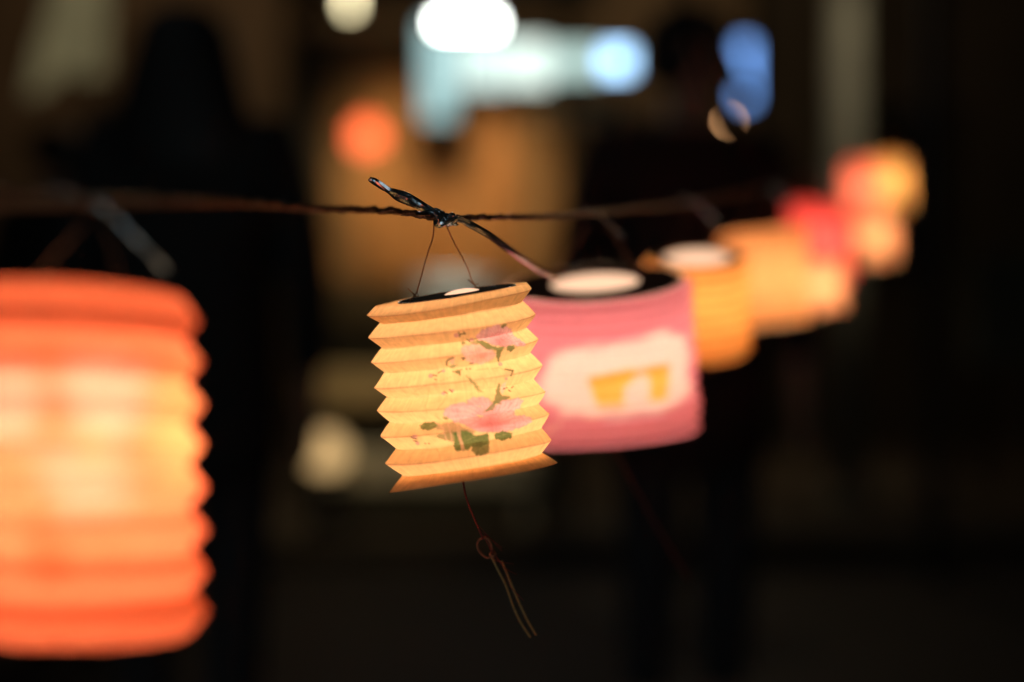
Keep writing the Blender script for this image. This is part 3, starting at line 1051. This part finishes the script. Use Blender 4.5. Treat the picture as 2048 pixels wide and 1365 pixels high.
PANEL = light_box(850, 72, 926, 176, 7.2, emat('panel_glow', (0.74, 1.0, 0.95), 1.35), 'long pale green white light panel in uneven sections across the top of the stall')
for k, (x0, x1, y0, y1, st, cc) in enumerate(((934, 1010, 70, 178, 1.25, (0.80, 1.0, 0.92)), (1018, 1098, 84, 172, 1.5, (0.84, 1.0, 0.90)), (1106, 1196, 94, 154, 0.95, (0.72, 1.0, 0.92)))):
    a, b = P(x0, y1, 7.2), P(x1, y0, 7.2)
    o = PANEL.location
    hs = MB().box(Vector((a.x - .012, 7.204, a.z - .012)) - o, Vector((b.x + .012, 7.24, b.z + .012)) - o, .004).build('housing', M['card_black'], PANEL)
    MB().box(Vector((a.x, 7.19, a.z)) - o, Vector((b.x, 7.203, b.z)) - o, .003).build('diffuser', emat('panel_glow', cc, st), PANEL)
light_box(846, 44, 908, 240, 7.15, emat('panel_dim', (0.60, 0.95, 0.95), 0.85), 'upright pale teal light panel at the left end of the long panel')
light_box(876, 34, 990, 58, 7.0, emat('tube_white', (0.95, 1.0, 0.94), 26), 'overexposed white tube light in front of the long light panel')
light_box(1206, 98, 1262, 146, 7.1, emat('screen_blue', (0.40, 0.68, 1.0), 4.4), 'square blue white glowing screen left of the capped person', 'screen')
light_box(1478, 84, 1502, 206, 7.0, emat('screen_deep', (0.17, 0.37, 0.86), 3.2), 'narrow upright blue light half hidden by the capped person', 'light_strip')
light_box(692, -60, 708, 22, 7.0, emat('tube_warm', (1.0, 0.86, 0.50), 7.0), 'cream tube light hanging at the top edge left of the white tube', 'tube_light')

# far red round lantern
rg, cp = pleats(733, 243, 305, 6.4, 33, 6, amp=0.93, th0=R(-3), th1=R(-3))
for i, (c, U, th) in enumerate(rg):
    f = i / (len(rg) - 1)
    rg[i] = (c, U * (0.55 + 0.45 * math.sin(PI * (0.12 + .76 * f))), th)
cp = (rg[0][0], rg[0][1] * .97, rg[0][2])
fl = lantern('round coral red lantern glowing alone far behind the tie', None, rg, cp, pap, (0.95, 0.22, 0.125), bulb_m=emat('bulb_glow_round', (1, .72, .42), 90), rows=3, nfront=40, nback=24,
             bulb_h=.06, bulb_r=.012, thing='round_lantern')
MB().tube([Vector((0, 0, 0)), Vector((0.0, 0, .35)), Vector((0.01, .1, 1.2))], .002, 5).build('hanger_wire', M['wire'], fl)

mb0, mb1 = P(1060, 246, 7.52), P(1240, 190, 7.52)
mboard = MB().box((mb0.x, 7.515, mb0.z), (mb1.x, 7.535, mb1.z), .004).build('menu_board', mat('menu_paper', (0.62, 0.56, 0.42), 0.8, noise=0.2, nscale=9))
tag(mboard, 'greyish beige board on the stall wall under the light panel', 'board')
# pale pot on the counter, ball-shaped pot and bench low down
pot_c = P(908, 638.5, 6.97)
pt = MB().lathe([(.001, 0), (.12, 0), (.19, .05), (.225, .12), (.215, .19), (.22, .20), (.20, .20), (.18, .12), (.001, .02)], (0, 0, 0), 36).build('pot', mat('enamel_pale', (0.62, 0.66, 0.58), 0.5), None, True)
pt.location = pot_c
tag(pt, 'pale grey green pot on the stall counter just above the yellow lantern', 'pot')
wp = P(650, 955, 6.25)
wp.z = .13 + .22
st = MB().box((-.02, -.15, -.035), (1.0, .15, 0), .006)
benchm = mat('bench_paint', (0.6, 0.55, 0.42), 0.6, noise=0.2, nscale=8)
bl = P(640, 968, 6.4)
bench = empty('bench', (bl.x, 6.45, .13))
tag(bench, 'low pale painted bench far behind and below the yellow lantern', 'bench')
top = P(640, 905, 6.4).z - .13
for k in range(3):
    MB().box((-.02, -.17 + k * .12, top - .035), (.98, -.06 + k * .12, top), .006).build('seat_board', benchm, bench)
MB().box((-.02, -.185, top - .135), (.98, -.165, top - .04), .004).build('apron', benchm, bench)
for x in (0.02, .90):
    for y in (-.15, .12):
        MB().box((x, y, 0), (x + .05, y + .05, top - .036), .004).build('leg', benchm, bench)
gb = MB()
prof = [(.001, -.085)] + [(.088 * math.cos(a), .088 * math.sin(a)) for a in np.linspace(-1.25, 1.2, 14)] + [(.045, .10), (.03, .10), (.028, .06)]
gp = empty('globe_lamp', P(652, 905, 6.12))
gb.lathe([(.001, -.085)] + [(.088 * math.cos(a), .088 * math.sin(a)) for a in np.linspace(-1.25, 1.45, 16)] + [(.001, .088)], (0, 0, 0), 28).build('globe', emat('globe_glow', (0.95, 0.60, 0.25), 0.95), gp, True)
MB().lathe([(.001, -.0895), (.05, -.0895), (.05, -.078), (.001, -.078)], (0, 0, 0), 24).build('foot', M['card_black'], gp)
tag(gp, 'dim pale yellow globe lamp at the left end of the low bench', 'lamp')
# a small stand carries the jar
jz = gp.location.z - .13 - .09 + .132
sd = empty('stool', (gp.location.x, gp.location.y, .13))
tag(sd, 'small dark stool under the dim globe lamp', 'stool')
MB().lathe([(.001, jz - .15), (.12, jz - .15), (.12, jz - .132), (.001, jz - .132)], (0, 0, 0), 24).build('seat', M['card_black'], sd)
for k in range(3):
    a = k * 2.1
    MB().tube([Vector((.09 * math.cos(a), .09 * math.sin(a), jz - .15)), Vector((.12 * math.cos(a), .12 * math.sin(a), 0))], .012, 8).build('leg', M['card_black'], sd)

# poles, boards, cloth and a dark house row
conc = mat('pole_concrete', (0.34, 0.32, 0.24), 0.8, noise=0.15, nscale=5)
pl = P(1692, 600, 7.2)
pr = empty('pole', (pl.x, 7.2, .13))
tag(pr, 'pale grey concrete pole rising behind the crimson lantern', 'pole')
MB().lathe([(.001, 0), (.092, 0), (.085, 1.5), (.075, 4.5), (.001, 4.5)], (0, 0, 0), 24).build('shaft', conc, pr, True)
MB().lathe([(.13, 0.0), (.13, .06), (.095, .08)], (0, 0, 0), 24).build('collar', conc, pr, True)
dk = P(1850, 215, 5.6)
dp = empty('post', (dk.x + .035, 5.6, 0))
tag(dp, 'dark timber post at the right that holds the far end of the cord', 'post')
MB().box((-.035, -.035, 0), (.035, .035, 2.6), .006).build('shaft', mat('post_dark', (0.025, 0.02, 0.016), 0.8), dp)
bd0, bd1 = P(1935, 730, 8.2), P(2300, 505, 8.2)
bd = empty('notice_board', ((bd0.x + bd1.x) / 2, 8.2, .13))
tag(bd, 'dim grey green board standing at the right edge of the view', 'board')
hw = (bd1.x - bd0.x) / 2
MB().box((-hw, -.02, bd0.z - .13), (hw, .02, bd1.z - .13), .01).build('panel', mat('board_paint', (0.16, 0.16, 0.11), 0.7, noise=0.2, nscale=6), bd)
for x in (-hw + .05, hw - .1):
    MB().box((x, .022, 0), (x + .06, .07, bd1.z - .2), .005).build('leg', M['card_black'], bd)


def cloth():
    pts = [(118, -120), (225, -120), (212, 150), (170, 158), (128, 140), (96, 178), (52, 196), (70, 110), (98, 10)]
    c = P(130, 60, 6.6)
    V = [P(a, b, 6.6) - c for a, b in pts]
    n = len(V)
    V2 = [v + Vector((0, .004, 0)) for v in V]
    Fc = [tuple(range(n)), tuple(range(2 * n - 1, n - 1, -1))] + [(k, n + k, n + (k + 1) % n, (k + 1) % n) for k in range(n)]
    o = link_mesh('cloth_banner', V + V2, Fc, mat('cloth_pale', (0.55, 0.50, 0.34), 0.9, noise=0.25, nscale=5))
    o.location = c
    tag(o, 'dim olive cloth hanging at the top left above the dark head', 'cloth')


cloth()


def house(x0, x1, y, h, label, color):
    root = empty('building', ((x0 + x1) / 2, y, 0))
    tag(root, label, 'building', 'dark buildings behind the stall')
    m = mat('wall_render', color, 0.85, noise=0.3, nscale=1.2)
    hw = (x1 - x0) / 2
    MB().box((-hw, 0, 0), (hw, 4, h), .02).build('wall', m, root)
    MB().box((-hw - .15, -.25, h + .002), (hw + .15, 4.2, h + .2), .02).build('roof', mat('roof_dark', (.03, .026, .022), .8), root)
    k = max(2, int(2 * hw / 1.6))
    for i in range(k):
        cx = -hw + (i + .5) * 2 * hw / k
        f = MB().box((cx - .45, -.05, 1.5), (cx + .45, -.004, 2.9), .01).build('window', mat('frame_dark', (.05, .04, .03), .6), root)
        MB().box((cx - .38, -.056, 1.57), (cx + .38, -.052, 2.83)).build('pane', mat('pane_dark', (.01, .01, .012), .1), f)


house(-6.2, -1.9, 11.5, 4.2, 'dark building far behind the left person', (0.20, 0.14, 0.09))
house(-1.8, 2.0, 12.0, 5.0, 'dark brown building far behind the lit stall', (0.22, 0.15, 0.09))
house(2.1, 8.0, 11.5, 4.6, 'dark building far behind the row of lanterns at right', (0.06, 0.045, 0.03))


# ------------------------------------------------------------------ people
def skin_mesh(name, nodes, edges, m, parent, sub=2, root_i=0):
    """one continuous surface grown round a skeleton: nodes (x, y, z, rx, ry)"""
    me = bpy.data.meshes.new(name + '_skeleton')
    me.from_pydata([n[:3] for n in nodes], edges, [])
    ob = bpy.data.objects.new(name + '_skeleton', me)
    col.objects.link(ob)
    md = ob.modifiers.new('Skin', 'SKIN')
    md.use_smooth_shade = True
    for i, n in enumerate(nodes):
        sv = me.skin_vertices[0].data[i]
        sv.radius = (n[3], n[4] if len(n) > 4 else n[3])
        sv.use_root = (i == root_i)
    sb = ob.modifiers.new('Sub', 'SUBSURF')
    sb.levels = sub
    sb.render_levels = sub
    dg = bpy.context.evaluated_depsgraph_get()
    nm = bpy.data.meshes.new_from_object(ob.evaluated_get(dg))
    nm.name = name
    bpy.data.objects.remove(ob)
    nm.materials.clear()
    nm.materials.append(m)
    r = bpy.data.objects.new(name, nm)
    col.objects.link(r)
    r.parent = parent
    return r


def person(x, y, height, turn, label, coat, hair_len, cap=False, wide=1.0, head_turn=0.0, legs=(0.03, 0.028, 0.03)):
    root = empty('person', (x, y, 0))
    root.rotation_euler = (0, 0, turn)
    tag(root, label, 'person')
    s = height / 1.72
    skin = mat('skin', (0.36, 0.20, 0.13), 0.55)
    hair = mat('hair', (0.008, 0.007, 0.006), 0.6)
    ch, shd = math.cos(head_turn), math.sin(head_turn)

    def ht(q):
        return (q[0] * ch - q[1] * shd, q[0] * shd + q[1] * ch) + tuple(q[2:])
    # body: facing -Y
    N, E = [], []

    def nd(*a):
        N.append(tuple(v * s for v in a))
        return len(N) - 1
    pel = nd(0, 0, .95, .15 * wide, .11)
    wai = nd(0, 0, 1.08, .14 * wide, .10)
    che = nd(0, .005, 1.28, .165 * wide, .11)
    nec0 = nd(0, .01, 1.42, .085, .07)
    nec = nd(0, .0, 1.49, .052, .055)
    jaw = nd(*ht((0, -.022, 1.55, .058, .068)))
    hed = nd(*ht((0, -.012, 1.62, .075, .092)))
    top_ = nd(0, .0, 1.685, .055, .07)
    E += [(pel, wai), (wai, che), (che, nec0), (nec0, nec), (nec, jaw), (jaw, hed), (hed, top_)]
    for sg in (-1, 1):
        sh = nd(sg * .17 * wide, .01, 1.38, .058)
        el = nd(sg * .235 * wide, .02, 1.10, .043)
        wr = nd(sg * .23 * wide, -.06, .88, .027)
        pa = nd(sg * .225 * wide, -.075, .80, .030, .018)
        E += [(che, sh), (sh, el), (el, wr), (wr, pa)]
        for k, (dx, ln) in enumerate(((-.024, .062), (-.008, .072), (.008, .068), (.024, .052))):
            f0 = nd(sg * .225 * wide + dx * .2, -.078 + dx, .765, .010)
            f1 = nd(sg * .222 * wide + dx * .2, -.086 + dx, .765 - ln * .6, .0085)
            f2 = nd(sg * .214 * wide + dx * .2, -.090 + dx, .765 - ln, .007)
            E += [(pa, f0), (f0, f1), (f1, f2)]
        t0 = nd(sg * .215 * wide, -.105, .80, .011)
        t1 = nd(sg * .205 * wide, -.122, .765, .009)
        E += [(pa, t0), (t0, t1)]
        hp = nd(sg * .09, 0, .90, .09)
        kn = nd(sg * .095, -.015, .50, .06)
        an = nd(sg * .095, .02, .09, .04)
        he = nd(sg * .097, -.05, .045, .042)
        to = nd(sg * .10, -.16, .03, .034)
        E += [(pel, hp), (hp, kn), (kn, an), (an, he), (he, to)]
    body = skin_mesh('body', N, E, skin, root, 2, 0)
    # coat over the trunk and arms
    cm = mat('coat_cloth', coat, 0.85, noise=0.2, nscale=30)
    N2, E2 = [], []

    def n2(*a):
        N2.append(tuple(v * s for v in a))
        return len(N2) - 1
    a0 = n2(0, 0, .62, .205 * wide, .15)
    a1 = n2(0, 0, .92, .195 * wide, .14)
    a2 = n2(0, 0, 1.12, .180 * wide, .13)
    a3 = n2(0, .005, 1.30, .19 * wide, .135)
    a4 = n2(0, .008, 1.425, .10, .088)
    E2 += [(a0, a1), (a1, a2), (a2, a3), (a3, a4)]
    for sg in (-1, 1):
        b0 = n2(sg * .178 * wide, .01, 1.385, .075)
        b1 = n2(sg * .24 * wide, .02, 1.10, .060)
        b2 = n2(sg * .232 * wide, -.055, .89, .045)
        E2 += [(a3, b0), (b0, b1), (b1, b2)]
    skin_mesh('coat', N2, E2, cm, root, 2, 1)
    tm = mat('trouser_cloth', legs, 0.85)
    for sg in (-1, 1):
        skin_mesh('trouser_leg', [tuple(v * s for v in q) for q in ((sg * .09, 0, .92, .105), (sg * .095, -.012, .52, .078), (sg * .095, .015, .12, .062))], [(0, 1), (1, 2)], tm, root, 2)
        skin_mesh('shoe', [tuple(v * s for v in q) for q in ((sg * .097, .045, .05, .045, .05), (sg * .098, -.05, .045, .05, .04), (sg * .10, -.17, .035, .045, .032))], [(0, 1), (1, 2)], M['card_black'], root, 2)
    # hair
    hN = [(0, .012, 1.66, .088, .098), (0, .035, 1.60, .090, .085)]
    if hair_len > .05:
        hN = [(0, .012, 1.665, .098, .104), (0, .035, 1.60, .112, .095), (0, .055, 1.50, .140, .085), (0, .065, 1.50 - hair_len * .5, .175, .075), (0, .07, 1.50 - hair_len, .165, .06)]
    else:
        hN += [(0, .05, 1.53, .07, .055)]
    skin_mesh('hair', [tuple(v * s for v in ht(q)) for q in hN], [(i, i + 1) for i in range(len(hN) - 1)], hair, root, 2)
    # face
    for sg in (-1, 1):
        bm = bmesh.new()
        bmesh.ops.create_icosphere(bm, subdivisions=2, radius=.012 * s)
        e = bm_obj('eye', bm, mat('eye', (.6, .58, .55), .2), root, True, tuple(v * s for v in ht((sg * .032, -.092, 1.605))))
        skin_mesh('ear', [tuple(v * s for v in ht(q)) for q in ((sg * .078, .0, 1.60, .010, .02), (sg * .086, .008, 1.625, .009, .018))], [(0, 1)], skin, root, 1)
    skin_mesh('nose', [tuple(v * s for v in ht(q)) for q in ((0, -.098, 1.61, .009, .01), (0, -.116, 1.575, .014, .012))], [(0, 1)], skin, root, 2)
    skin_mesh('mouth', [tuple(v * s for v in ht(q)) for q in ((-.022, -.088, 1.540, .005, .006), (0, -.096, 1.540, .006, .008), (.022, -.088, 1.540, .005, .006))], [(0, 1), (1, 2)], mat('lip', (.35, .1, .09), .5), root, 1)
    if cap:
        km = mat('cap_cloth', (.008, .008, .009), .8)
        mb = MB()
        prof = [(.104 * math.cos(a), .085 * math.sin(a)) for a in np.linspace(0, PI / 2 - .01, 9)]
        mb.lathe([(r * s, z * s) for r, z in prof], (0, 0, 1.645 * s), 28)
        cp_ = mb.build('cap', km, root, True)
        V, Fc = [], []
        for i in range(15):
            a = PI + PI * i / 14
            V += [Vector((.100 * math.cos(a), .102 * math.sin(a), 1.648)) * s, Vector((.085 * math.cos(a), .10 * math.sin(a) -   .051 * abs(math.sin(a)) ** .6, 1.648 - .115 * abs(math.sin(a)))) * s]
        nV = len(V)
        V += [v + Vector((0, 0, -.004)) * s for v in V]
        for i in range(14):
            q = (2 * i, 2 * i + 1, 2 * i + 3, 2 * i + 2)
            Fc += [q, tuple(v + nV for v in q[::-1]), (2 * i + 1, 2 * i + 1 + nV, 2 * i + 3 + nV, 2 * i + 3)]
        link_mesh('brim', [Vector(ht(tuple(v))) for v in V], Fc, km, cp_)
    return root


pA = P(382, 700, 3.0)
person(pA.x, 3.0, 1.69, R(175), 'person with long dark hair in a black coat, standing left behind the cord', (0.012, 0.011, 0.010), .22, wide=1.06)
pB = P(120, 700, 4.3)
person(pB.x, 4.3, 1.64, R(160), 'person in dark clothes at the far left, behind the long-haired person', (0.016, 0.013, 0.010), .03)
pC = P(1374, 700, 3.3)
person(pC.x, 3.3, 1.72, R(15), 'person in a dark cap and dark jacket turning right, behind the pink lantern', (0.030, 0.012, 0.010), .03, cap=True, wide=1.12, head_turn=R(82))

# small warm lamp on a black cable added in front to hide part of its disc
fb = empty('fairy_light', P(1458, 242, 2.9))
tag(fb, 'small warm lamp seen as a broken disc right of the capped person', 'light')
bm = bmesh.new()
bmesh.ops.create_icosphere(bm, subdivisions=3, radius=.0065)
bm_obj('bulb', bm, emat('fairy_glow', (1.0, .50, .22), 14), fb, True)
MB().tube([Vector((.004, 0, -.005)), Vector((.012, 0, -.014))], .005, 8).build('socket', M['card_black'], fb, True)
MB().tube([Vector(p) - fb.location for p in spline([P(1320, -160, 1.9), P(1380, 60, 1.9), P(1425, 190, 1.9), P(1458, 240, 1.9), P(1490, 300, 1.95), P(1520, 400, 2.2), P(1505, 380, 2.7), P(1475, 262, 2.88), P(1468, 254, 2.895)], 60)], .0040, 7).build('blocker_cable', M['card_black'], fb, True)  # course and thickness chosen to block the middle of the lamp's disc
